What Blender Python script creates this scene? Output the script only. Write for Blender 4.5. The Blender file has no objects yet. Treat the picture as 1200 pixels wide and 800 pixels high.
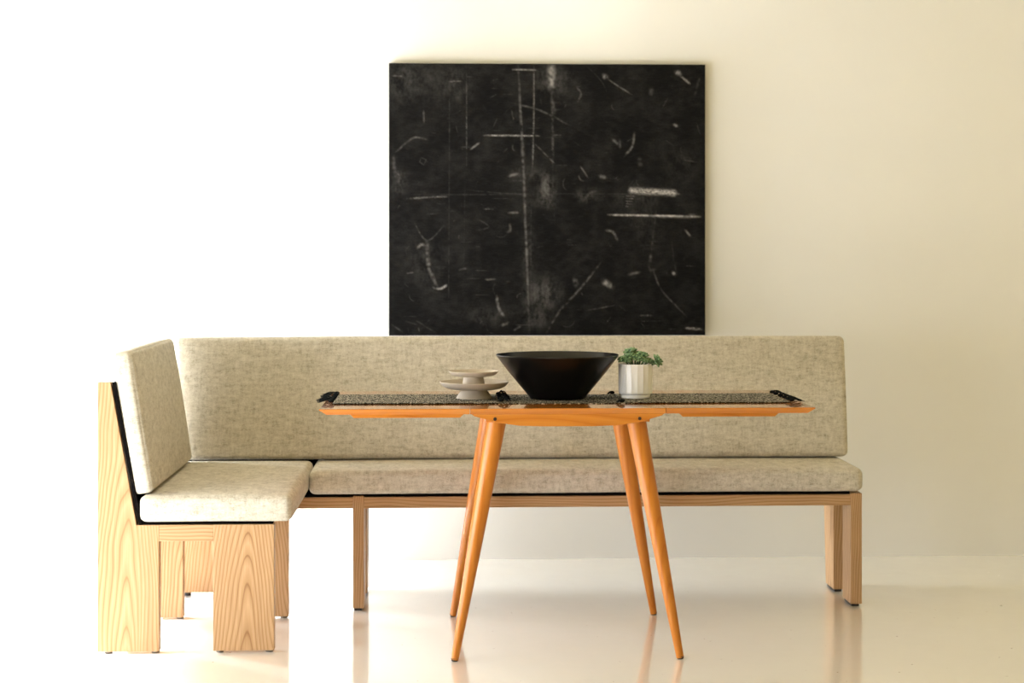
import bpy, bmesh, math, random
from mathutils import Vector, Matrix, noise
random.seed(7)
S = bpy.context.scene
C = S.collection
R = math.radians

# ------------------------------------------------------------------ helpers
def link(o, parent=None):
    C.objects.link(o)
    if parent: o.parent = parent
    return o

def tag(o, label=None, cat=None, group=None, kind=None):
    if label: o['label'] = label
    if cat: o['category'] = cat
    if group: o['group'] = group
    if kind: o['kind'] = kind
    return o

def empty(name, loc=(0, 0, 0)):
    o = bpy.data.objects.new(name, None)
    o.empty_display_size = .1
    o.location = loc
    return link(o)

def obj(name, bm, mat, parent=None, smooth=None):
    """bm is in world coordinates; parents sit unrotated, so the offset is a plain translation"""
    me = bpy.data.meshes.new(name)
    off = Vector((0, 0, 0))
    p = parent
    while p is not None:
        off += p.location
        p = p.parent
    if parent is None or parent.type == 'EMPTY' or True:
        # own origin at the centre of the base
        xs = [v.co.x for v in bm.verts]; ys = [v.co.y for v in bm.verts]; zs = [v.co.z for v in bm.verts]
        org = Vector(((min(xs)+max(xs))/2, (min(ys)+max(ys))/2, min(zs)))
    bmesh.ops.recalc_face_normals(bm, faces=bm.faces[:])
    for v in bm.verts: v.co -= org
    bm.to_mesh(me); bm.free()
    if smooth is not None:
        for pl in me.polygons: pl.use_smooth = True
        if smooth < 180: me.set_sharp_from_angle(angle=R(smooth))
    me.materials.append(mat)
    o = bpy.data.objects.new(name, me)
    o.location = org - off
    return link(o, parent)

def box_bm(x0, x1, y0, y1, z0, z1, bev=.0015, seg=2, bm=None):
    b = bmesh.new()
    bmesh.ops.create_cube(b, size=1)
    for v in b.verts:
        v.co = Vector((x0 if v.co.x < 0 else x1, y0 if v.co.y < 0 else y1, z0 if v.co.z < 0 else z1))
    if bev: bmesh.ops.bevel(b, geom=b.edges[:], offset=bev, segments=seg, affect='EDGES', profile=.5)
    return merge(bm, b)

def merge(bm, b):
    if bm is None: return b
    me = bpy.data.meshes.new('t'); b.to_mesh(me); b.free()
    bm.from_mesh(me); bpy.data.meshes.remove(me)
    return bm

def prism_bm(pts, a0, a1, axis='y', bev=.0015, seg=2, bm=None):
    """pts: outline in the plane across axis.  axis y -> (x,z);  axis x -> (y,z); axis z -> (x,y)"""
    b = bmesh.new()
    def P(p, a):
        return {'y': (p[0], a, p[1]), 'x': (a, p[0], p[1]), 'z': (p[0], p[1], a)}[axis]
    lo = [b.verts.new(P(p, a0)) for p in pts]
    hi = [b.verts.new(P(p, a1)) for p in pts]
    n = len(pts)
    b.faces.new(lo); b.faces.new(hi[::-1])
    for i in range(n): b.faces.new((lo[i], lo[(i+1) % n], hi[(i+1) % n], hi[i]))
    bmesh.ops.recalc_face_normals(b, faces=b.faces[:])
    if bev: bmesh.ops.bevel(b, geom=b.edges[:], offset=bev, segments=seg, affect='EDGES', profile=.5)
    return merge(bm, b)

def lathe_bm(prof, cx, cy, seg=96, bm=None, fr=None):
    """prof: (radius, z) pairs, outside first; closed where radius is 0"""
    b = bmesh.new()
    rings = []
    for k, (r, z) in enumerate(prof):
        if r < 1e-6:
            rings.append([b.verts.new((cx, cy, z))]); continue
        ring = []
        for i in range(seg):
            a = 2*math.pi*i/seg
            rr = r*(fr(a, k) if fr else 1)
            ring.append(b.verts.new((cx+rr*math.cos(a), cy+rr*math.sin(a), z)))
        rings.append(ring)
    for A, B in zip(rings, rings[1:]):
        for i in range(seg):
            j = (i+1) % seg
            if len(A) == 1 and len(B) == 1: break
            if len(A) == 1: b.faces.new((A[0], B[i], B[j]))
            elif len(B) == 1: b.faces.new((A[i], A[j], B[0]))
            else: b.faces.new((A[i], A[j], B[j], B[i]))
    return merge(bm, b)

def tube_bm(pts, rad, seg=8, bm=None):
    b = bmesh.new()
    pts = [Vector(p) for p in pts]
    rings = []
    for i, p in enumerate(pts):
        d = (pts[min(i+1, len(pts)-1)] - pts[max(i-1, 0)]).normalized()
        up = Vector((0, 0, 1)) if abs(d.z) < .9 else Vector((1, 0, 0))
        u = d.cross(up).normalized(); w = d.cross(u).normalized()
        r = rad[i] if isinstance(rad, (list, tuple)) else rad
        rings.append([b.verts.new(p + (u*math.cos(2*math.pi*k/seg) + w*math.sin(2*math.pi*k/seg))*r) for k in range(seg)])
    for A, B in zip(rings, rings[1:]):
        for k in range(seg):
            b.faces.new((A[k], A[(k+1) % seg], B[(k+1) % seg], B[k]))
    b.faces.new(rings[0][::-1]); b.faces.new(rings[-1])
    return merge(bm, b)

def ellipsoid_bm(c, rx, ry, rz, M=None, bm=None, u=8, v=6):
    b = bmesh.new()
    bmesh.ops.create_uvsphere(b, u_segments=u, v_segments=v, radius=1)
    for q in b.verts:
        p = Vector((q.co.x*rx, q.co.y*ry, q.co.z*rz))
        if M: p = M @ p
        q.co = p + Vector(c)
    return merge(bm, b)

def axis_samples(h, r, mid):
    """positions from -h to h: dense inside the rounding radius, regular between"""
    e = [h - r + r*math.sin(math.pi/2*k/5) for k in range(6)]
    m = [-(h-r) + 2*(h-r)*k/mid for k in range(1, mid)]
    return [-q for q in e[::-1]] + m + e

def cushion_bm(center, half, r, puff, mids, rot=None, seed=0, wob=.0015):
    """soft upholstered block: rounded edges, domed faces and slightly uneven filling"""
    hx, hy, hz = half
    X, Y, Z = axis_samples(hx, r, mids[0]), axis_samples(hy, r, mids[1]), axis_samples(hz, r, mids[2])
    b = bmesh.new(); cache = {}
    def vert(x, y, z):
        k = (round(x, 6), round(y, 6), round(z, 6))
        if k in cache: return cache[k]
        core = Vector((max(-(hx-r), min(hx-r, x)), max(-(hy-r), min(hy-r, y)), max(-(hz-r), min(hz-r, z))))
        d = Vector((x, y, z)) - core
        # the surface point of the rounded block
        if d.length > 0: p = core + d.normalized()*r
        else: p = Vector((x, y, z))
        fx, fy, fz = (1-(x/hx)**2), (1-(y/hy)**2), (1-(z/hz)**2)
        def soft(t): return max(t, 0)**.45
        n = noise.noise(Vector((x*3.1+seed, y*3.1, z*3.1)))*wob + noise.noise(Vector((x*11+seed, y*11, z*11)))*wob*.35
        p.x += (1 if x > 0 else -1)*soft(fy)*soft(fz)*puff[0]*(abs(x) >= hx-1e-6) + n*.5
        p.y += (1 if y > 0 else -1)*soft(fx)*soft(fz)*puff[1]*(abs(y) >= hy-1e-6) + n
        p.z += (1 if z > 0 else -1)*soft(fx)*soft(fy)*puff[2]*(abs(z) >= hz-1e-6)*(1 if z > 0 else .1) + n*.7
        cache[k] = b.verts.new(p)
        return cache[k]
    for A, B, f in ((X, Y, lambda a, c, s: (a, c, s*hz)), (X, Z, lambda a, c, s: (a, s*hy, c)), (Y, Z, lambda a, c, s: (s*hx, a, c))):
        for s in (-1, 1):
            for i in range(len(A)-1):
                for j in range(len(B)-1):
                    q = [vert(*f(A[i], B[j], s)), vert(*f(A[i+1], B[j], s)), vert(*f(A[i+1], B[j+1], s)), vert(*f(A[i], B[j+1], s))]
                    if len(set(q)) == 4:
                        try: b.faces.new(q)
                        except ValueError: pass
    M = Matrix.Translation(center) @ (rot.to_4x4() if rot else Matrix.Identity(4))
    bmesh.ops.transform(b, matrix=M, verts=b.verts[:])
    return b

# ------------------------------------------------------------------ materials
class NT:
    def __init__(s, name):
        s.m = bpy.data.materials.new(name); s.m.use_nodes = True
        s.t = s.m.node_tree; s.n = s.t.nodes; s.n.clear()
        s.out = s.n.new('ShaderNodeOutputMaterial')
        s.b = s.n.new('ShaderNodeBsdfPrincipled')
        s.t.links.new(s.b.outputs[0], s.out.inputs[0])
    def node(s, kind, **kw):
        n = s.n.new(kind)
        for k, v in kw.items():
            if k.startswith('i_'):
                key = k[2:].replace('_', ' ')
                n.inputs[key].default_value = v
            else: setattr(n, k, v)
        return n
    def l(s, a, b): s.t.links.new(a, b)
    def coords(s, scale=(1, 1, 1), loc=(0, 0, 0), kind='Object', rot=(0, 0, 0)):
        tc = s.node('ShaderNodeTexCoord'); mp = s.node('ShaderNodeMapping')
        mp.inputs['Scale'].default_value = scale; mp.inputs['Location'].default_value = loc
        mp.inputs['Rotation'].default_value = rot
        s.l(tc.outputs[kind], mp.inputs[0]); return mp.outputs[0]
    def noise(s, vec, scale, detail=4, rough=.55, dist=0):
        n = s.node('ShaderNodeTexNoise'); n.inputs['Scale'].default_value = scale
        n.inputs['Detail'].default_value = detail; n.inputs['Roughness'].default_value = rough
        n.inputs['Distortion'].default_value = dist
        s.l(vec, n.inputs['Vector']); return n.outputs['Fac']
    def ramp(s, fac, stops):
        r = s.node('ShaderNodeValToRGB')
        while len(r.color_ramp.elements) < len(stops): r.color_ramp.elements.new(.5)
        for e, (p, c) in zip(r.color_ramp.elements, stops):
            e.position = p; e.color = (*c, 1) if len(c) == 3 else c
        s.l(fac, r.inputs[0]); return r.outputs[0]
    def mix(s, fac, a, b, mode='MIX'):
        m = s.node('ShaderNodeMix', data_type='RGBA', blend_type=mode)
        for v, i in ((fac, 0), (a, 6), (b, 7)):
            if hasattr(v, 'links'): s.l(v, m.inputs[i])
            else: m.inputs[i].default_value = v if i == 0 else (*v, 1)
        return m.outputs[2]
    def math(s, op, a, b=0.0, c=None):
        m = s.node('ShaderNodeMath', operation=op)
        for v, i in ((a, 0), (b, 1), (c, 2)):
            if v is None: continue
            if hasattr(v, 'links'): s.l(v, m.inputs[i])
            else: m.inputs[i].default_value = v
        return m.outputs[0]
    def bump(s, h, strength, dist):
        b = s.node('ShaderNodeBump'); b.inputs['Strength'].default_value = strength
        b.inputs['Distance'].default_value = dist
        s.l(h, b.inputs['Height']); s.l(b.outputs[0], s.b.inputs['Normal'])
    def set(s, **kw):
        for k, v in kw.items():
            i = s.b.inputs[k.replace('_', ' ')]
            if hasattr(v, 'links'): s.l(v, i)
            else: i.default_value = (*v, 1) if isinstance(v, tuple) and len(v) == 3 else v

def plain(name, col, rough=.5, var=.06, coat=0, metal=0, bump=0, scale=30, spec=.5):
    m = NT(name)
    v = m.coords()
    f = m.noise(v, scale, 3)
    m.set(Base_Color=m.ramp(f, [(.3, tuple(c*(1-var) for c in col)), (.7, tuple(min(1, c*(1+var)) for c in col))]),
          Roughness=rough, Coat_Weight=coat, Metallic=metal, Specular_IOR_Level=spec)
    if bump: m.bump(f, bump, .002)
    return m.m

def mat_wall(name, lo, hi):
    m = NT(name)
    v = m.coords()
    f = m.noise(v, 1.3, 5, .6); g = m.noise(v, 90, 3)
    m.set(Base_Color=m.ramp(f, [(.3, lo), (.7, hi)]), Roughness=.85)
    m.bump(g, .12, .002)
    return m.m

def mat_floor():
    m = NT('glossy_cream_floor')
    v = m.coords()
    f = m.noise(v, 1.1, 6, .6); g = m.noise(v, 9, 5, .65, .4); h = m.noise(v, 2.6, 3)
    sp = m.noise(v, 55, 1, .4)
    c = m.ramp(f, [(.3, (.845, .825, .775)), (.7, (.885, .865, .815))])
    sp2 = m.ramp(sp, [(.17, (1, 1, 1)), (.20, (0, 0, 0))])
    m.set(Base_Color=m.mix(sp2, c, (.36, .28, .2)), Roughness=m.math('MULTIPLY_ADD', g, .14, .08), Coat_Weight=1.0, Coat_Roughness=.05, Coat_IOR=1.5, Specular_IOR_Level=.5)
    m.bump(h, .03, .02)
    return m.m

def mat_wood(name, axis, light, mid, dark, scale=1.0, rough=.42, seed=0, coat=0, arch=(0, .035, .09), contrast=1.0, cior=1.4):
    """sawn board: growth rings of a slightly tapering log cut lengthwise give arches in the
    middle and straight grain to the sides; axis is the grain direction"""
    m = NT(name)
    tc = m.node('ShaderNodeTexCoord')
    sep = m.node('ShaderNodeSeparateXYZ'); m.l(tc.outputs['Object'], sep.inputs[0])
    ax = {'x': (1, 2, 0), 'y': (0, 2, 1), 'z': (0, 1, 2)}[axis]
    u, w, t = (sep.outputs[i] for i in ax)
    stretch = {'x': (1.2, 9, 9), 'y': (9, 1.2, 9), 'z': (9, 9, 1.2)}[axis]
    nv = m.coords(scale=stretch, loc=(seed*1.7, seed*.9, seed*2.3))
    wobble = m.noise(nv, .75, 2, .45)
    wob = m.math('MULTIPLY', m.math('SUBTRACT', wobble, .5), .085)
    uu = m.math('ADD', m.math('SUBTRACT', u, arch[0]), wob)
    ww = m.math('ADD', w, arch[1])
    rr = m.math('SQRT', m.math('ADD', m.math('MULTIPLY', uu, uu), m.math('MULTIPLY', ww, ww)))
    rad = m.math('ADD', rr, m.math('MULTIPLY', t, arch[2]))
    sway = m.noise(m.coords(scale=tuple(3.4 if q > 2 else 1.5 for q in stretch), loc=(seed*5.3, seed*2.9, seed*7.1)), 1.3, 2, .5)
    rad = m.math('ADD', rad, m.math('MULTIPLY', sway, .06))
    ringn = m.math('FRACT', m.math('MULTIPLY', rad, 150*scale))
    fine = m.noise(m.coords(scale=tuple(q*16 if q > 2 else q*3 for q in stretch), loc=(seed, seed, 0)), 2.0, 4, .6)
    broad = m.noise(m.coords(scale=stretch, loc=(seed*3, 0, seed)), .8, 2)
    base = m.ramp(ringn, [(0, mid), (.5, light), (.82, mid), (.93, dark), (1, mid)])
    base = m.mix(m.math('MULTIPLY', broad, .5), base, light)
    fac = m.ramp(fine, [(.35, (0, 0, 0)), (.75, (1, 1, 1))])
    col = m.mix(m.math('MULTIPLY', fac, .35*contrast), base, dark)
    m.set(Base_Color=col, Roughness=rough, Coat_Weight=coat, Coat_Roughness=.04, Coat_IOR=cior, Specular_IOR_Level=.25)
    if not coat: m.bump(fine, .05, .001)
    return m.m

def mat_fabric(name='heathered_linen'):
    m = NT(name)
    v1 = m.coords(scale=(1, 1, 3.2)); v2 = m.coords(scale=(3.2, 1.0, 1)); v3 = m.coords()
    a = m.noise(v1, 28, 5, .7); b = m.noise(v2, 30, 5, .7); c = m.noise(v3, 260, 2, .6); d = m.noise(v3, 5, 3)
    e = m.noise(m.coords(scale=(1, 1, 9)), 90, 2, .6)
    s1 = m.math('ADD', m.math('MULTIPLY', a, .36), m.math('MULTIPLY', b, .28))
    s2 = m.math('ADD', m.math('MULTIPLY', c, .22), m.math('MULTIPLY', e, .16))
    s3 = m.math('ADD', s1, s2)
    col = m.ramp(s3, [(.37, (.26, .232, .175)), (.46, (.44, .398, .315)), (.53, (.55, .508, .418)), (.63, (.66, .62, .53))])
    m.set(Base_Color=col, Roughness=.93, Sheen_Weight=.15, Sheen_Roughness=.5)
    m.bump(m.math('ADD', c, m.math('MULTIPLY', e, .5)), .25, .0015)
    return m.m

def mat_weave():
    m = NT('black_white_weave')
    a = m.noise(m.coords(scale=(1, 2.2, 1)), 95, 2, .6)
    b = m.noise(m.coords(scale=(3.0, .8, 1), loc=(3, 1, 0)), 70, 2, .6)
    w = m.node('ShaderNodeTexWave', wave_type='BANDS', bands_direction='Y'); w.inputs['Scale'].default_value = 30
    w.inputs['Distortion'].default_value = 1.5
    m.l(m.coords(), w.inputs['Vector'])
    s = m.math('ADD', m.math('ADD', m.math('MULTIPLY', a, .5), m.math('MULTIPLY', b, .42)), m.math('MULTIPLY', w.outputs['Fac'], .10))
    col = m.ramp(s, [(.49, (.008, .010, .009)), (.53, (.05, .05, .042)), (.56, (.50, .45, .36))])
    m.set(Base_Color=col, Roughness=.95, Specular_IOR_Level=.06)
    m.bump(s, .5, .003)
    return m.m

M_wall = mat_wall('white_plaster', (.775, .768, .738), (.80, .793, .763)); M_warm = mat_wall('warm_cream_plaster', (.44, .36, .19), (.47, .39, .21)); M_floor = mat_floor()
M_ceiling = plain('ceiling_paint', (.47, .405, .25), .9, .02)
M_frame = plain('window_frame_paint', (.7, .68, .62), .5, .02)
AL, AM, AD = (.54, .345, .185), (.41, .24, .11), (.21, .095, .032)
M_ash_z = mat_wood('ash_board_upright', 'z', AL, AM, AD, .62, seed=1, arch=(.004, .045, .11))
M_ash_z2 = mat_wood('ash_board_upright_plain', 'z', AL, AM, AD, .8, seed=4, arch=(.11, .05, .05))
M_ash_z3 = mat_wood('ash_board_upright_pale', 'z', AL, AM, tuple(c*1.3 for c in AD), .66, seed=9, arch=(-.010, .04, .07))
M_ash_x = mat_wood('ash_board_lengthwise', 'x', AL, AM, AD, .7, seed=2, arch=(.02, .06, .012))
M_ash_y = mat_wood('ash_board_crosswise', 'y', AL, AM, AD, .7, seed=3, arch=(.02, .06, .012))
TL, TM, TD = (.56, .205, .028), (.48, .155, .018), (.30, .085, .009)
M_tab_x = mat_wood('amber_maple_lengthwise', 'x', TL, TM, tuple(c*1.3 for c in TD), .3, .25, seed=5, coat=1.0, arch=(.1, .09, .02), contrast=.5)
M_tab_z = mat_wood('amber_maple_upright', 'z', TL, TM, tuple(c*1.35 for c in TD), .35, .35, seed=6, coat=.35, arch=(.06, .08, .004), contrast=.6)
M_fabric = mat_fabric()
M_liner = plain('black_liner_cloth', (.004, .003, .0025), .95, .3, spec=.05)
M_black = plain('black_rubber', (.015, .013, .012), .5, .3)
M_steel = plain('grey_metal_foot', (.22, .2, .17), .4, .1, metal=.6)
M_peg = plain('dark_wood_plug', (.02, .01, .006), .4, .2)
M_weave = mat_weave()
M_thread = plain('black_thread', (.006, .008, .009), .85, .3, spec=.08)
M_bowl = plain('black_glazed_ceramic', (.002, .0015, .0015), .30, .3, coat=.12, spec=.22)
M_stone = plain('matt_stoneware', (.50, .43, .34), .75, .05, bump=.05, scale=60)
M_pot = plain('white_ceramic', (.86, .85, .83), .35, .02, coat=.2)
M_soil = plain('potting_soil', (.03, .02, .014), .95, .4, bump=.6, scale=200)
def mat_leaf():
    m = NT('succulent_leaf')
    f = m.noise(m.coords(), 120, 2)
    g = m.noise(m.coords(), 28, 2)
    c = m.ramp(f, [(.35, (.03, .09, .04)), (.65, (.24, .38, .18))])
    m.set(Base_Color=m.mix(m.ramp(g, [(.5, (0, 0, 0)), (.7, (1, 1, 1))]), c, (.28, .36, .10)), Roughness=.45)
    return m.m
M_leaf = mat_leaf()

# ------------------------------------------------------------------ camera
H = 1.19
TH = math.atan(85/2000)
cam = bpy.data.cameras.new('camera'); co = bpy.data.objects.new('camera', cam); C.objects.link(co)
co.location = (0, 0, H); co.rotation_euler = (R(90), 0, -TH)
cam.sensor_width = 36; cam.lens = 60; cam.shift_y = -100/1200
cam.clip_start = .05; cam.clip_end = 100
cam.dof.use_dof = True; cam.dof.focus_distance = 5.25; cam.dof.aperture_fstop = 3.5
S.camera = co

# ------------------------------------------------------------------ the room
XL, XR, YF, YB, ZC = -2.1, 2.5, -1.6, 6.70, 3.0
def structure(name, bm, mat, parent=None):
    o = obj(name, bm, mat, parent)
    if parent is None: o['kind'] = 'structure'
    return o
structure('floor', box_bm(XL-.1, XR+.1, YF-.1, YB+.1, -.12, 0, 0), M_floor)
structure('ceiling', box_bm(XL-.1, XR+.1, YF-.1, YB+.1, ZC, ZC+.12, 0), M_ceiling)
structure('wall_back', box_bm(XL-.1, XR+.1, YB, YB+.12, 0, ZC, 0), M_wall)
structure('wall_right', box_bm(XR, XR+.12, YF, YB, 0, ZC, 0), M_warm)
structure('wall_front', box_bm(XL-.1, XR+.1, YF-.12, YF, 0, ZC, 0), M_warm)
WINS = ((2.2, 5.95, .05, 1.15), (6.12, 6.66, .05, 1.65))
b = box_bm(XL-.12, XL, YF, WINS[0][0], 0, ZC, 0)
box_bm(XL-.12, XL, WINS[0][1], WINS[1][0], 0, ZC, 0, bm=b)
box_bm(XL-.12, XL, WINS[1][1], YB, 0, ZC, 0, bm=b)
for y0, y1, z0, z1 in WINS:
    box_bm(XL-.12, XL, y0, y1, 0, z0, 0, bm=b)
    box_bm(XL-.12, XL, y0, y1, z1, ZC, 0, bm=b)
structure('wall_left', b, M_wall)
g = NT('window_glass'); g.n.remove(g.b)
tr = g.node('ShaderNodeBsdfTransparent'); gl = g.node('ShaderNodeBsdfGlossy'); gl.inputs['Roughness'].default_value = .02
mx = g.node('ShaderNodeMixShader'); mx.inputs[0].default_value = .04; g.l(tr.outputs[0], mx.inputs[1]); g.l(gl.outputs[0], mx.inputs[2])
g.l(mx.outputs[0], g.out.inputs[0])
for n, (y0, y1, z0, z1) in enumerate(WINS):
    b = None
    k = 3 if n == 0 else 1
    for q in range(k+1):
        y = y0+(y1-y0-.04)*q/k
        b = box_bm(XL-.08, XL-.03, y, y+.04, z0, z1, .003, bm=b)
    for z in (z0, z1-.04): box_bm(XL-.08, XL-.03, y0, y1, z, z+.04, .003, bm=b)
    win = structure('window_%d' % (n+1), b, M_frame)
    obj('pane', box_bm(XL-.058, XL-.052, y0+.02, y1-.02, z0+.02, z1-.02, 0), g.m, win)

# ------------------------------------------------------------------ benches
def foot(parent, x, y, mat=M_steel, r=.012, h=.007):
    b = lathe_bm([(0, 0), (r*.9, 0), (r, .0015), (r, h-.001), (r*.8, h)], x, y, 20)
    obj('foot', b, mat, parent, 40)

ZS = .385           # top of the timber seat frame
def short_frame(root, y0, y1, flip):
    # front leg
    l1 = obj('leg', box_bm(-.678, -.496, y0, y1, .007, ZS), M_ash_z, root)
    for x in (-.66, -.512): foot(l1, x, (y0+y1)/2)
    post = [(-1.022, .007), (-.839, .007), (-.839, ZS), (-.906, ZS), (-.983, .813), (-1.022, .813)]
    l2 = obj('back_post', prism_bm(post, y0, y1), M_ash_z3 if not flip else M_ash_z2, root)
    for x in (-.992, -.852): foot(l2, x, (y0+y1)/2)
    obj('end_rail', box_bm(-.839, -.678, y0+.0005, y1-.0005, .336, ZS, .001), M_ash_x, root)

short = empty('corner_bench', (-.76, 5.4, 0))
tag(short, 'short pale ash bench with wide plank legs, left end of the L-shaped seating', 'bench')
short_frame(short, 5.150, 5.188, False)
short_frame(short, 5.632, 5.670, True)
obj('side_rail', box_bm(-.60, -.56, 5.188, 5.632, .336, ZS), M_ash_y, short)
obj('side_rail', box_bm(-.94, -.91, 5.188, 5.632, .336, ZS), M_ash_y, short)
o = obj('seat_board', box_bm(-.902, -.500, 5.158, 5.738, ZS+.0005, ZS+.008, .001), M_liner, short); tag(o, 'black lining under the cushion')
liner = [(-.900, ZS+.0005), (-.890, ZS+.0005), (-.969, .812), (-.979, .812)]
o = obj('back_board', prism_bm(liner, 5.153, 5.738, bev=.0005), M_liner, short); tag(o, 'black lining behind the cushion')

long_ = empty('long_bench', (.4, 5.95, 0))
tag(long_, 'long pale ash bench running along the back wall behind the table', 'bench')
def long_frame(x0, x1):
    f = obj('leg', box_bm(x0, x1, 5.742, 5.862, .009, ZS), M_ash_z2, long_)
    obj('foot', box_bm(x0+.004, x1-.008, 5.75, 5.855, 0, .009, .001), M_black, f)
    post = [(5.997, .009), (6.12, .009), (6.205, .813), (6.165, .813), (6.105, ZS), (5.997, ZS)]
    p = obj('back_post', prism_bm(post, x0, x1, 'x'), M_ash_z2, long_)
    obj('foot', box_bm(x0+.004, x1-.008, 6.004, 6.112, 0, .009, .001), M_black, p)
    obj('end_rail', box_bm(x0+.001, x1-.001, 5.862, 5.997, .345, ZS-.001, .001), M_ash_y, long_)
long_frame(1.396, 1.434)
long_frame(-.290, -.253)
# front rail, notched over the upright in the middle
obj('front_rail', box_bm(-.253, 1.396, 5.744, 5.782, .344, .381), M_ash_x, long_)
obj('front_rail', box_bm(-.98, -.290, 5.744, 5.782, .344, .381), M_ash_x, long_)
obj('back_rail', box_bm(-.253, 1.396, 6.06, 6.098, .344, .381), M_ash_x, long_)
obj('back_rail', box_bm(-.98, -.290, 6.06, 6.098, .344, .381), M_ash_x, long_)
cl = obj('leg', box_bm(-.97, -.60, 6.02, 6.058, .012, .381), M_ash_z, long_)
foot(cl, -.885, 6.039, M_black, .014, .012); foot(cl, -.66, 6.039, M_black, .014, .012)
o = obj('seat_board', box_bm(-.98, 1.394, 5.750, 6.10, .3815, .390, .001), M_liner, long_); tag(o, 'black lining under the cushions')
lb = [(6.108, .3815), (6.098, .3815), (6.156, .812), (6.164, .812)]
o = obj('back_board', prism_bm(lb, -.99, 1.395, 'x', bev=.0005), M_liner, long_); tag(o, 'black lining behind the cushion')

# cushions
def cush(name, label, *a, **k):
    o = obj(name, cushion_bm(*a, **k), M_fabric, None, 180)
    tag(o, label, 'cushion', None)
    return o
ZB = .3935
cush('seat_cushion', 'square heathered beige seat cushion on the short bench at the left',
     (-.669, 5.578, (ZB+.474)/2), (.226, .438, .0402), .020, (.006, .004, .004), (16, 24, 2), seed=1)
cush('seat_cushion', 'long heathered beige seat cushion on the long bench',
     (.500, 5.915, (.391+.4715)/2), (.936, .185, .0400), .022, (.003, .004, .004), (60, 14, 2), seed=2)
rotL = Matrix.Rotation(R(-9.0), 3, 'Y')
cush('back_cushion', 'short upright beige back cushion leaning at the left end',
     (-.9190, 5.566, .6895), (.0285, .412, .2150), .016, (.010, .004, .004), (2, 24, 16), rot=rotL, seed=3, wob=.002)
rotB = Matrix.Rotation(R(-8.0), 3, 'X')
cush('back_cushion', 'long beige backrest cushion below the black painting',
     (.259, 6.062, .6885), (1.191, .034, .2150), .020, (.003, .007, .002), (60, 2, 16), rot=rotB, seed=4)

# ------------------------------------------------------------------ table
ZT = .743
table = empty('drop_leaf_table', (.378, 5.33, 0))
tag(table, 'amber wooden drop-leaf table on four splayed tapering legs', 'table')
TY0, TY1 = 5.000, 5.665
TX0, TX1 = -.352, 1.110
HX0, HX1 = .090, .666
def slab(x0, x1, l, r):
    """a board with undercut front and back edges; l/r say which ends are bevelled under"""
    b = bmesh.new()
    zt, zm, zb = ZT, ZT-.003, ZT-.0165
    def ring(z, il, ir, iy): return [b.verts.new(p) for p in ((x0+il, TY0+iy, z), (x1-ir, TY0+iy, z), (x1-ir, TY1-iy, z), (x0+il, TY1-iy, z))]
    rr = [ring(zt, .002*l, .002*r, .002), ring(zt-.002, 0, 0, 0), ring(zm, 0, 0, 0), ring(zb, .022*l, .022*r, .004)]
    b.faces.new(rr[0]); b.faces.new(rr[-1][::-1])
    for A, B in zip(rr, rr[1:]):
        for i in range(4): b.faces.new((A[i], A[(i+1) % 4], B[(i+1) % 4], B[i]))
    return b
top = obj('tabletop', slab(HX0, HX1, 0, 0), M_tab_x, table)
obj('leaf', slab(TX0, HX0-.0015, 1, 0), M_tab_x, table)
obj('leaf', slab(HX1+.0015, TX1, 0, 1), M_tab_x, table)
zt = ZT-.0166
def boat(d):
    return [(HX0+.004, zt), (HX0+.012, zt-.006), (.128, .713-d), (.165, .702-d), (.235, .692-d), (.300, .690-d), (.456, .690-d), (.521, .692-d), (.591, .702-d), (.628, .713-d), (HX1-.012, zt-.006), (HX1-.004, zt)]
for y0, y1 in ((5.003, 5.028), (5.637, 5.662)):
    ap = obj('apron', prism_bm(boat(0), y0, y1, bev=.0012), M_tab_x, table)
    for x in (.163, .589):
        yy = y0-.0006 if y0 < 5.3 else y1-.0015
        q = bmesh.new(); bmesh.ops.create_cone(q, cap_ends=True, segments=20, radius1=.0052, radius2=.0052, depth=.002,
              matrix=Matrix.Translation((x, yy+.0008, .7125)) @ Matrix.Rotation(R(90), 4, 'X'))
        obj('plug', q, M_peg, ap)
for x in (.135, .60): obj('cross_rail', box_bm(x, x+.022, 5.028, 5.637, .700, zt, .002), M_tab_x, table)
for x0, x1 in ((-.262, .072), (.706, 1.004)):
    pr = [(x0, zt), (x0+.012, zt-.0105), (x1-.012, zt-.0105), (x1, zt)]
    for y0, y1 in ((5.012, 5.052), (5.613, 5.653)):
        obj('leaf_support', prism_bm(pr, y0, y1, bev=.001), M_tab_x, table)
for x in (HX0, HX1):
    obj('hinge', box_bm(x-.02, x+.02, 5.30, 5.36, zt-.003, zt-.0002, .0005), M_steel, table)
for sx in (-1, 1):
    for sy in (-1, 1):
        a = Vector((.378+sx*.209, 5.3325+sy*.262, .698)); f = Vector((.378+sx*.333, 5.3325+sy*.312, .004))
        n = 14
        pts, rad = [], []
        for k in range(n+1):
            t = k/n
            pts.append(a.lerp(f, t)); rad.append(.0292*(1-t)+.0112*t + .0012*math.sin(math.pi*t))
        lg = obj('leg', tube_bm(pts, rad, 28), M_tab_z, table, 50)
        q = lathe_bm([(0, 0), (.008, 0), (.0106, .003), (.0112, .009), (.006, .0095)], f.x, f.y, 20)
        o = obj('foot', q, M_black, lg, 50); tag(o, 'black rubber tip')

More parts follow.
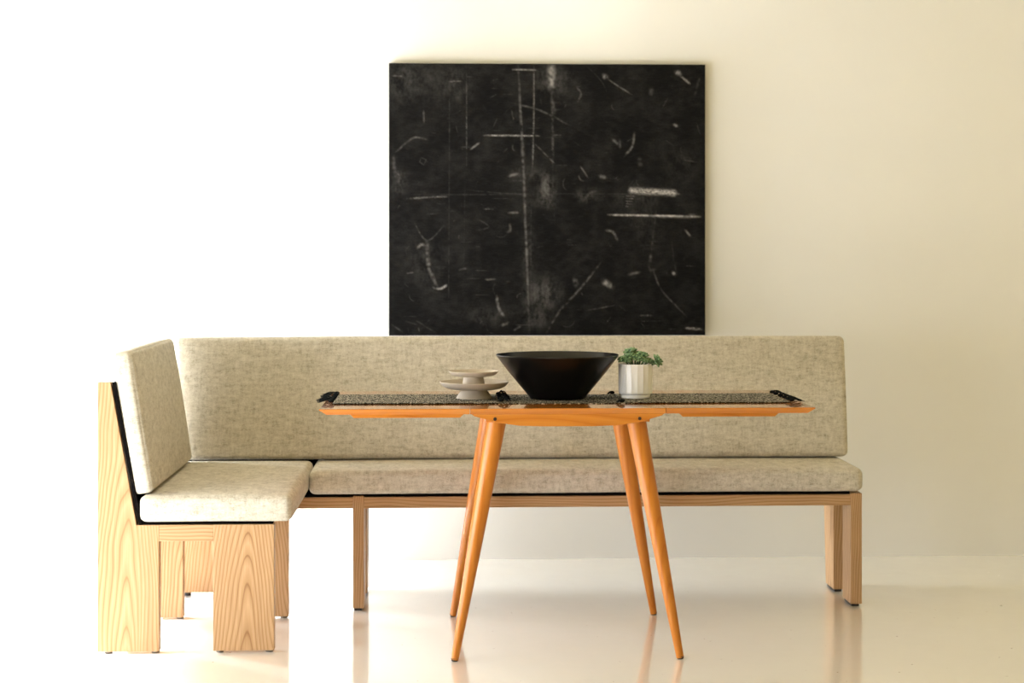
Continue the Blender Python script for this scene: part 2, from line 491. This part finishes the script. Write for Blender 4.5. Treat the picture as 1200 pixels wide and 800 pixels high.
# ------------------------------------------------------------------ placemats
def wavy(x, y, seed): return .0012*noise.noise(Vector((x*9+seed, y*9, seed))) + .0012
def placemat(x0, x1, z, label, seed, tass):
    MY0, MY1 = 5.150, 5.490
    nx, ny = 60, 36
    b = bmesh.new(); G = {}
    for i in range(nx+1):
        for j in range(ny+1):
            u, v = i/nx, j/ny
            x = x0+(x1-x0)*u; y = MY0+(MY1-MY0)*v
            y += .003*noise.noise(Vector((x*14, seed, v*2))) ; x += .002*noise.noise(Vector((y*16, seed+4, u)))
            w = wavy(x, y, seed)*.35
            G[i, j, 1] = b.verts.new((x, y, z+.0014+w)); G[i, j, 0] = b.verts.new((x, y, z+.0001+w*.5))
    for i in range(nx):
        for j in range(ny):
            for s in (0, 1): b.faces.new([G[i, j, s], G[i+1, j, s], G[i+1, j+1, s], G[i, j+1, s]])
    for i in range(nx):
        for j in (0, ny): b.faces.new([G[i, j, 0], G[i+1, j, 0], G[i+1, j, 1], G[i, j, 1]])
    for j in range(ny):
        for i in (0, nx): b.faces.new([G[i, j, 0], G[i, j+1, 0], G[i, j+1, 1], G[i, j, 1]])
    root = empty('placemat', ((x0+x1)/2, 5.32, z))
    tag(root, label, 'placemat', 'woven placemats laid end to end on the table')
    obj('woven_cloth', b, M_weave, root, 180)
    rnd = random.Random(seed)
    for (ex, sgn, ys, ln, loop) in tass:
        for y in ys:
            y = y+rnd.uniform(-.006, .006)
            q = ellipsoid_bm((ex+sgn*.006, y, z+.0065), .009, .0065, .0055)
            for k in range(6):
                dy = rnd.uniform(-.024, .024); L = ln*rnd.uniform(.6, 1.1)
                p = []
                for s in range(7):
                    t = s/6
                    zz = z+.0065+rnd.uniform(.0, .002)+loop*math.sin(math.pi*min(t*1.15, 1))*rnd.uniform(.5, 1) - .005*t
                    p.append((ex+sgn*(.007+L*t), y+dy*t, max(zz, z+.0028)))
                tube_bm(p, [.0016]*5+[.0013, .0007], 6, q)
            o = obj('tassel', q, M_thread, root, 180); tag(o, 'black knotted tassel')
placemat(.150, .585, ZT, 'grey and black woven placemat under the black bowl', 11, [])
placemat(-.322, .182, ZT+.0021, 'grey and black woven placemat under the stacked stands, left of the bowl', 12,
         [(-.322, -1, (5.19, 5.25, 5.31, 5.37, 5.43, 5.48), .045, .004), (.182, 1, (5.20, 5.28, 5.36, 5.45), .030, .012)])
placemat(.560, 1.068, ZT+.0021, 'grey and black woven placemat under the potted succulent, right of the bowl', 13,
         [(1.068, 1, (5.17, 5.22, 5.28, 5.34, 5.41, 5.47), .036, .006), (.560, -1, (5.165, 5.47), .016, .004)])
ZM = ZT+.0021+.0021      # top of the outer mats

# ------------------------------------------------------------------ bowl, stands, plant
bx, by, bz = .369, 5.335, ZT+.0021
prof = [(0, bz), (.060, bz), (.084, bz+.001), (.087, bz+.004), (.120, bz+.043), (.158, bz+.0895), (.1905, bz+.1325), (.1920, bz+.1355), (.1910, bz+.1375), (.1880, bz+.1365),
        (.150, bz+.088), (.112, bz+.042), (.080, bz+.0105), (.05, bz+.0085), (0, bz+.008)]
o = obj('bowl', lathe_bm(prof, bx, by, 128), M_bowl, None, 35)
tag(o, 'large glossy black conical bowl in the middle of the table', 'bowl')

def dish(name, label, cx, cy, z, R1, foot_r, neck_r, hs, hd):
    lip = .0035
    root = empty(name, (cx, cy, z)); tag(root, label, 'stand', 'stacked stoneware pedestal dishes')
    p1 = [(0, z+.003), (foot_r-.006, z+.003), (foot_r-.004, z), (foot_r, z+.0008), (foot_r, z+.003), ((foot_r+neck_r)/2+.001, z+hs*.5), (neck_r, z+hs*.92), (neck_r, z+hs), (0, z+hs)]
    obj('pedestal', lathe_bm(p1, cx, cy, 96), M_stone, root, 40)
    zd = z+hs
    p2 = [(0, zd+.0002), (neck_r*1.1, zd+.0002), (R1*.62, zd+hd*.04), (R1*.78, zd+hd*.17), (R1*.90, zd+hd*.42), (R1*.975, zd+hd*.78), (R1, zd+hd-.001), (R1-.001, zd+hd), (R1-lip, zd+hd-.0005),
          (R1*.92, zd+hd*.72), (R1*.80, zd+hd*.45), (R1*.62, zd+.0052), (0, zd+.005)]
    obj('dish', lathe_bm(p2, cx, cy, 112), M_stone, root, 40)
    return zd
zd = dish('pedestal_dish', 'wider lower stoneware pedestal dish standing on the left placemat', .108, 5.315, ZM, .108, .0555, .040, .0275, .0255)
dish('pedestal_dish', 'smaller stoneware pedestal dish stacked on top of the wider one', .106, 5.315, zd+.0052, .0785, .036, .0305, .0355, .0175)

px_, py_, pz = .613, 5.322, ZM
plant = empty('potted_succulent', (px_, py_, pz))
tag(plant, 'small green succulent in a fluted white ceramic pot', 'potted plant')
NF = 18
def flute(a, k):
    if k < 5 or k > 8: return 1
    t = ((a + math.pi/2)/(2*math.pi)*NF) % 1.0
    half = math.pi/NF
    return 1.014-.030*math.sin(math.pi*t)**.8
ZP = pz+.1065
pp = [(0, pz), (.043, pz), (.0458, pz+.001), (.0462, pz+.010), (.046, pz+.0115), (.0505, pz+.0135), (.0522, pz+.017), (.0530, ZP-.004), (.0520, ZP), (.0485, ZP), (.047, ZP-.012), (.046, pz+.03), (0, pz+.03)]
obj('pot', lathe_bm(pp, px_, py_, NF*12, fr=flute), M_pot, plant, 14)
obj('soil', lathe_bm([(0, ZP-.03), (.0462, ZP-.03), (.0465, ZP-.010), (.03, ZP-.006), (0, ZP-.005)], px_, py_, 40), M_soil, plant, 180)
rnd = random.Random(3)
def rosette(c, R0, tilt, spin):
    b = None
    M0 = Matrix.Rotation(spin, 3, 'Z') @ Matrix.Rotation(tilt, 3, 'Y')
    for ring, (n, el, ln) in enumerate(((8, 12, 1.0), (7, 34, .86), (6, 56, .66), (4, 76, .45))):
        for k in range(n):
            a = 2*math.pi*(k+.5*(ring % 2))/n + rnd.uniform(-.12, .12)
            e = R(el+rnd.uniform(-6, 6)); L = R0*ln
            Mr = Matrix.Rotation(a, 3, 'Z') @ Matrix.Rotation(-e, 3, 'Y')
            cc = Vector(c) + M0 @ (Mr @ Vector((L*.55, 0, 0)))
            b = ellipsoid_bm(cc, L*.52, L*.29, L*.20, M0 @ Mr, b, 8, 6)
    p0 = Vector((px_+(c[0]-px_)*.45, py_+(c[1]-py_)*.45, ZP-.014))
    tube_bm([p0, p0.lerp(Vector(c), .5)+Vector((0, 0, .004)), Vector(c)], [.003, .0028, .0025], 8, b)
    obj('rosette', b, M_leaf, plant, 180)
for dx, dy, dz, r0, tl, sp in [(-.038, -.022, .011, .017, .6, 3.3), (-.026, -.034, .008, .014, .4, 3.9), (-.016, -.006, .035, .021, .25, 3.2), (-.020, -.020, .021, .020, .4, 4.0),
                               (.004, -.028, .014, .020, .4, 4.7), (.018, -.012, .024, .021, .2, .2), (.024, -.030, .008, .016, .5, 5.3), (.000, .012, .026, .019, .1, 1.0),
                               (.030, .012, .008, .015, .3, .5), (.042, -.016, .007, .014, .6, .2), (.064, -.012, .009, .020, .9, .1), (.060, -.022, -.001, .013, 1.0, 6.0), (-.036, .012, .012, .017, .3, 2.6), (.008, -.016, .020, .017, .2, 3)]:
    rosette((px_+dx*1.05, py_+dy, ZP+dz+.002), r0*1.08, tl, sp)

# ------------------------------------------------------------------ painting
PX0, PX1, PZ0, PZ1 = -.197, 1.043, .880, 1.942
PYF, PYB = 6.664, 6.699
W_, H_ = 371.0, 318.0     # the face measured in its own small units, origin at the top left
def make_marks():
    """strokes of rubbed chalk: (points, half width, strength, dotted)"""
    k = 1/2.286
    def P(*pts): return [((x-33)*k, (y-54)*k) for x, y in pts]
    L = []
    def s(pts, w=.8, a=.4, d=0): L.append((P(*pts), w, a, d))
    s([(378, 56), (384, 180), (392, 330), (397, 470), (402, 600), (408, 775)], 1.5, .33); s([(388, 250), (394, 360), (397, 480)], 2.4, .22)
    s([(420, 58), (420, 200), (416, 345)], .9, .42, 1); s([(414, 380), (412, 560), (416, 740)], .8, .2, 1)
    s([(468, 56), (467, 90), (468, 120)], 4.5, .42); s([(440, 90), (470, 110), (500, 112)], 3, .16); s([(468, 120), (470, 200), (471, 340)], 1.6, .26, 1); s([(471, 340), (476, 480)], 1.3, .15, 1)
    s([(195, 56), (194, 300), (192, 745)], .8, .17); s([(240, 75), (240, 330)], .8, .28, 1); s([(236, 360), (232, 640)], .8, .15, 1)
    s([(285, 246), (435, 247)], .8, .68, 1); s([(470, 245), (496, 245)], .8, .3, 1); s([(362, 70), (432, 71)], .7, .6, 1)
    s([(365, 160), (440, 180), (520, 221)], 1.2, .24); s([(370, 162), (340, 190), (320, 250)], .7, .12)
    s([(424, 270), (480, 325)], .9, .34); s([(545, 328), (565, 358)], .9, .35)
    s([(80, 416), (150, 411), (190, 410)], .9, .42, 1); s([(60, 405), (300, 404), (560, 402), (860, 404)], 1.0, .17); s([(240, 392), (330, 400), (400, 402)], .6, .2)
    s([(683, 393), (796, 399)], 3.0, .78, 2); s([(796, 400), (812, 402)], 1.2, .4)
    for yy in (407, 414, 421, 428, 435): s([(666, yy), (692-(yy-407)*.4, yy+1)], .6, .45, 1)
    s([(618, 458), (740, 460), (868, 463)], 1.0, .75); s([(700, 462), (860, 466)], 1.2, .3)
    s([(455, 772), (490, 715), (545, 655), (600, 585)], 1.3, .30); s([(530, 625), (534, 650)], 2.6, .34)
    s([(100, 478), (135, 528), (182, 484)], 1.0, .22); s([(135, 528), (138, 590), (150, 625), (162, 652)], 2.2, .32); s([(150, 652), (170, 656), (187, 646)], 1.2, .55)
    s([(108, 552), (118, 538), (134, 542)], 1.5, .32); s([(136, 540), (137, 600)], .8, .3, 1)
    s([(46, 300), (49, 345), (66, 385)], 2.2, .25); s([(50, 292), (85, 262), (105, 252), (136, 258)], 1.2, .3); s([(125, 180), (127, 215)], 1.0, .3)
    s([(55, 350), (58, 356)], 1.8, .5); s([(118, 305), (132, 312), (126, 325), (115, 318), (118, 305)], .8, .22)
    s([(320, 676), (327, 710), (340, 730)], 1.7, .40); s([(330, 756), (352, 746)], 1.6, .45); s([(365, 768), (385, 756)], 1.2, .3)
    s([(606, 636), (630, 652)], 2.8, .55); s([(674, 619), (704, 611)], 1.6, .36); s([(735, 590), (760, 655), (800, 700), (832, 732)], 1.1, .26); s([(735, 560), (732, 605), (750, 600)], 2.0, .22)
    s([(752, 420), (742, 500), (735, 560)], 1.2, .18); s([(690, 236), (684, 275), (662, 301)], 1.3, .36); s([(668, 262), (690, 250)], .6, .2)
    s([(608, 84), (616, 92)], 2.2, .6); s([(618, 94), (645, 112), (684, 136)], .9, .35); s([(560, 58), (600, 98), (616, 130)], .8, .16)
    s([(802, 74), (812, 80)], 2.4, .65); s([(815, 86), (840, 106)], 1.3, .5, 1); s([(865, 90), (852, 140)], 1.8, .18)
    s([(534, 115), (546, 135), (536, 158)], 1.3, .26); s([(736, 118), (735, 142)], 2.8, .22); s([(468, 150), (476, 185)], 2.2, .3)
    s([(630, 255), (646, 270)], 2.2, .35); s([(650, 256), (652, 280)], 1.5, .25); s([(596, 354), (614, 358)], 2, .35); s([(703, 305), (707, 330)], 2.4, .22); s([(795, 216), (806, 220)], 1.5, .45)
    s([(612, 500), (632, 504), (645, 528)], 1.4, .35); s([(826, 498), (842, 516)], 1.2, .4); s([(793, 612), (799, 618)], 1.6, .55)
    s([(350, 355), (380, 348)], 1.8, .38); s([(352, 453), (382, 452)], 1.3, .42); s([(286, 443), (312, 443)], .7, .4, 1); s([(355, 480), (357, 500), (345, 505)], 1.5, .25)
    s([(40, 88), (74, 89)], .9, .4, 1); s([(190, 103), (226, 101)], .9, .4, 1); s([(250, 284), (274, 266)], 1.0, .45); s([(220, 606), (240, 602)], 1.2, .35)
    s([(288, 632), (318, 630)], 1.0, .35); s([(270, 470), (300, 490), (270, 500)], .9, .2); s([(700, 728), (742, 728)], 1.0, .28, 1); s([(700, 744), (780, 742)], .7, .2, 1)
    s([(826, 762), (872, 765)], 1.4, .55, 1); s([(834, 460), (856, 458)], 2, .3); s([(560, 715), (640, 700)], .8, .26); s([(105, 740), (160, 775)], .9, .22); s([(75, 742), (110, 752)], .8, .2)
    s([(40, 750), (70, 772)], 1, .25); s([(80, 615), (100, 612)], .8, .3); s([(360, 178), (366, 205)], .8, .3, 1)
    s([(550, 425), (570, 400), (590, 395)], 1.8, .22); s([(820, 310), (860, 316)], .9, .25); s([(770, 255), (800, 275)], .8, .15); s([(790, 520), (796, 580), (806, 620)], 1.3, .15)
    clouds = [(455, 380, 22, 30, .30), (455, 420, 30, 22, .16), (450, 670, 38, 40, .26), (430, 735, 30, 26, .18), (75, 100, 90, 60, .10), (300, 730, 60, 30, .08), (210, 110, 50, 60, .07),
              (470, 100, 55, 40, .14), (400, 350, 45, 20, .12), (560, 405, 30, 20, .14), (130, 580, 50, 60, .07), (700, 420, 70, 40, .06), (820, 320, 60, 50, .05), (60, 370, 20, 40, .14), (405, 580, 18, 160, .10), (720, 500, 40, 60, .06)]
    clouds = [((x-33)*k, (y-54)*k, a*k, b_*k, s_) for x, y, a, b_, s_ in clouds]
    rr = random.Random(5)
    for _ in range(300):
        x, y = rr.uniform(4, 367), rr.uniform(4, 312)
        t = rr.random(); a = rr.uniform(0, math.pi); ln = rr.uniform(2, 16)
        if t < .45: pts = [(x, y), (x+ln*1.4, y+rr.uniform(-.4, .4))]
        elif t < .8: pts = [(x, y), (x+ln*math.cos(a), y+ln*math.sin(a))]
        else:
            pts = [(x+ln*.6*math.cos(a+q*.5), y+ln*.6*math.sin(a+q*.5)) for q in range(5)]
        L.append((pts, rr.uniform(.4, 1.0), rr.uniform(.06, .22), rr.choice((0, 0, 1))))
    return L, clouds

def paint():
    NX, NY = 480, 411
    sx, sy = W_/NX, H_/NY
    g_ = [[0.0]*(NX+1) for _ in range(NY+1)]
    L, clouds = make_marks()
    for j in range(NY+1):
        y = j*sy; row = g_[j]
        for i in range(NX+1):
            x = i*sx
            n1 = noise.noise(Vector((x*.03, y*.03, 2)))*.5+noise.noise(Vector((x*.11, y*.16, 5)))*.35+noise.noise(Vector((x*.55, y*.8, 9)))*.3
            row[i] = .003 + .017*max(0, n1+.15) + .004*noise.noise(Vector((x*.15, y*1.9, 1)))
    for cx, cy, a, b_, st in clouds:
        for j in range(max(0, int((cy-2*b_)/sy)), min(NY, int((cy+2*b_)/sy))+1):
            for i in range(max(0, int((cx-2*a)/sx)), min(NX, int((cx+2*a)/sx))+1):
                x, y = i*sx, j*sy
                q = ((x-cx)/a)**2+((y-cy)/b_)**2
                t = math.exp(-q*1.2)
                n = .40+.8*noise.noise(Vector((x*.09+.3, y*.07, 3)))+.5*noise.noise(Vector((x*.33+.2, y*.21, 4)))+.35*noise.noise(Vector((x*.93, y*.71, 6.5)))
                g_[j][i] += st*.32*t*max(0, n)
    def smooth(p):
        if len(p) < 3 or p[0] == p[-1]: return p
        q = [p[0]]+list(p)+[p[-1]]; out = []
        for i in range(1, len(q)-2):
            for t in (0, .25, .5, .75):
                out.append(tuple(.5*((2*q[i][c])+(q[i+1][c]-q[i-1][c])*t+(2*q[i-1][c]-5*q[i][c]+4*q[i+1][c]-q[i+2][c])*t*t+(3*q[i][c]-q[i-1][c]-3*q[i+1][c]+q[i+2][c])*t**3) for c in (0, 1)))
        return out+[p[-1]]
    for pts, w, a, d in L:
        pts = smooth(pts)
        tot = sum(math.dist(p, q) for p, q in zip(pts, pts[1:])); run = 0
        for (x0, y0), (x1, y1) in zip(pts, pts[1:]):
            seg0 = run; run += math.hypot(x1-x0, y1-y0)
            dx, dy = x1-x0, y1-y0; LL = dx*dx+dy*dy+1e-9; pad = w*3+1
            for j in range(max(0, int((min(y0, y1)-pad)/sy)), min(NY, int((max(y0, y1)+pad)/sy)+1)+1 if max(y0, y1)+pad > 0 else 0):
                if j > NY: break
                for i in range(max(0, int((min(x0, x1)-pad)/sx)), min(NX, int((max(x0, x1)+pad)/sx)+1)+1):
                    if i > NX: break
                    x, y = i*sx, j*sy
                    t = max(0, min(1, ((x-x0)*dx+(y-y0)*dy)/LL))
                    e = math.hypot(x-x0-dx*t, y-y0-dy*t)
                    if e > pad: continue
                    f = math.exp(-(e/max(w, .55))**2)
                    s_ = (seg0+t*(run-seg0))/max(tot, 1e-6)
                    br = (.62+.75*noise.noise(Vector((x*.25, y*.25, 7)))+.45*noise.noise(Vector((x*.07, y*.07, 17))))*min(1, 4*min(s_, 1-s_)+.25)
                    br *= .8+.5*noise.noise(Vector((x*1.3, y*1.3, 3)))
                    if d == 1: br *= .55+1.5*max(0, noise.noise(Vector((x*.8, y*.8, 8)))+.1)
                    if d == 2: br = .48+.5*noise.noise(Vector((x*.61+.37, y*1.37+.2, 8.4)))+.3*noise.noise(Vector((x*.17, y*.9, 2.4)))
                    v = a*a*1.0*f*max(0, br)
                    v = max(0, v-g_[j][i]*.5)
                    if v > 0: g_[j][i] = g_[j][i]+v*(1-min(1, g_[j][i]))
    return NX, NY, g_

def canvas_mesh():
    NX, NY, g_ = paint()
    me = bpy.data.meshes.new('canvas')
    vs = []; cols = []
    sk = -.0   # the canvas hangs dead level
    for j in range(NY+1):
        z = PZ1+(PZ0-PZ1)*j/NY
        for i in range(NX+1):
            x = PX0+(PX1-PX0)*i/NX
            ed = min(i, NX-i)/NX*(PX1-PX0); ez = min(j, NY-j)/NY*(PZ1-PZ0)
            r = .003; q = max(0, 1-min(ed, ez)/r)
            vs.append((x, PYF+q*q*.002, z)); cols.append(g_[j][i])
    n = NX+1
    fs = [(j*n+i, (j+1)*n+i, (j+1)*n+i+1, j*n+i+1) for j in range(NY) for i in range(NX)]
    # border down to the back
    bi = [i for i in range(n)] + [j*n+NX for j in range(1, NY+1)] + [NY*n+i for i in range(NX-1, -1, -1)] + [j*n for j in range(NY-1, 0, -1)]
    base = len(vs)
    for k in bi: vs.append((vs[k][0], PYB, vs[k][2])); cols.append(.012)
    m_ = len(bi)
    for k in range(m_):
        fs.append((bi[k], bi[(k+1) % m_], base+(k+1) % m_, base+k))
    fs.append(tuple(base+k for k in range(m_)))
    c = Vector(((PX0+PX1)/2, 6.68, PZ0))
    me.from_pydata([(x-c.x, y-c.y, z-c.z) for x, y, z in vs], [], fs)
    at = me.color_attributes.new('pigment', 'FLOAT_COLOR', 'POINT')
    flat = []
    for g1 in cols:
        flat += [g1, g1*.94, g1*.87, 1]
    at.data.foreach_set('color', flat)
    me.update()
    return me, c
me, c = canvas_mesh()
m = NT('black_painted_canvas')
at = m.node('ShaderNodeVertexColor', layer_name='pigment')
w1 = m.noise(m.coords(scale=(1, 1, 7)), 130, 2); w2 = m.noise(m.coords(scale=(7, 1, 1)), 130, 2)
m.set(Base_Color=at.outputs[0], Roughness=.7, Specular_IOR_Level=.10)
m.bump(m.math('ADD', w1, w2), .35, .0012)
me.materials.append(m.m)
o = bpy.data.objects.new('painting', me); o.location = c; link(o)
tag(o, 'large square black abstract painting with chalky white scratches on the back wall', 'painting')

# ------------------------------------------------------------------ light
def area(name, loc, target, sx, sy, power, col, spread=180):
    l = bpy.data.lights.new(name, 'AREA'); l.shape = 'RECTANGLE'; l.size = sx; l.size_y = sy
    l.energy = power; l.color = col; l.spread = R(spread)
    o = bpy.data.objects.new(name, l); C.objects.link(o); o.location = loc
    d = Vector(target)-Vector(loc); o.rotation_euler = d.to_track_quat('-Z', 'Y').to_euler()
    return o
for (y0, y1, z0, z1), pw in zip(WINS, (270, 330)):
    area('daylight', (XL-.20, (y0+y1)/2, (z0+z1)/2), (XL+1, (y0+y1)/2, (z0+z1)/2), y1-y0, z1-z0, pw, (.94, .965, 1))
su = bpy.data.lights.new('sun', 'SUN'); su.energy = 50; su.angle = R(9); su.color = (.94, .965, 1)
so = bpy.data.objects.new('sun', su); C.objects.link(so); so.location = (-5, 5, 6)
so.rotation_euler = Vector((.76, 0, -.65)).to_track_quat('-Z', 'Y').to_euler()
area('overhead_fill', (-.5, 3.6, 2.95), (-.4, 4.1, .0), 2.2, 2.2, 62, (1, .93, .78))  # warm fill added overhead to brighten floor and seat tops, not a fixture
sp = bpy.data.lights.new('wall_spot', 'SPOT'); sp.energy = 14; sp.spot_size = R(46); sp.spot_blend = .9; sp.color = (1, .97, .9); sp.shadow_soft_size = .03
so = bpy.data.objects.new('wall_spot', sp); C.objects.link(so); so.location = (.52, 6.05, 2.9)
so.rotation_euler = (Vector((.53, 6.70, 2.36))-Vector(so.location)).to_track_quat('-Z', 'Y').to_euler()

w = bpy.data.worlds.new('world'); S.world = w; w.use_nodes = True
w.node_tree.nodes['Background'].inputs[0].default_value = (.9, .95, 1, 1)
w.node_tree.nodes['Background'].inputs[1].default_value = 1.0

S.view_settings.view_transform = 'Standard'; S.view_settings.look = 'None'
S.view_settings.gamma = 1; S.view_settings.use_curve_mapping = False
S.view_settings.exposure = -0.70
S.cycles.max_bounces = 8; S.cycles.diffuse_bounces = 5; S.cycles.use_denoising = True
S.cycles.sample_clamp_indirect = 20
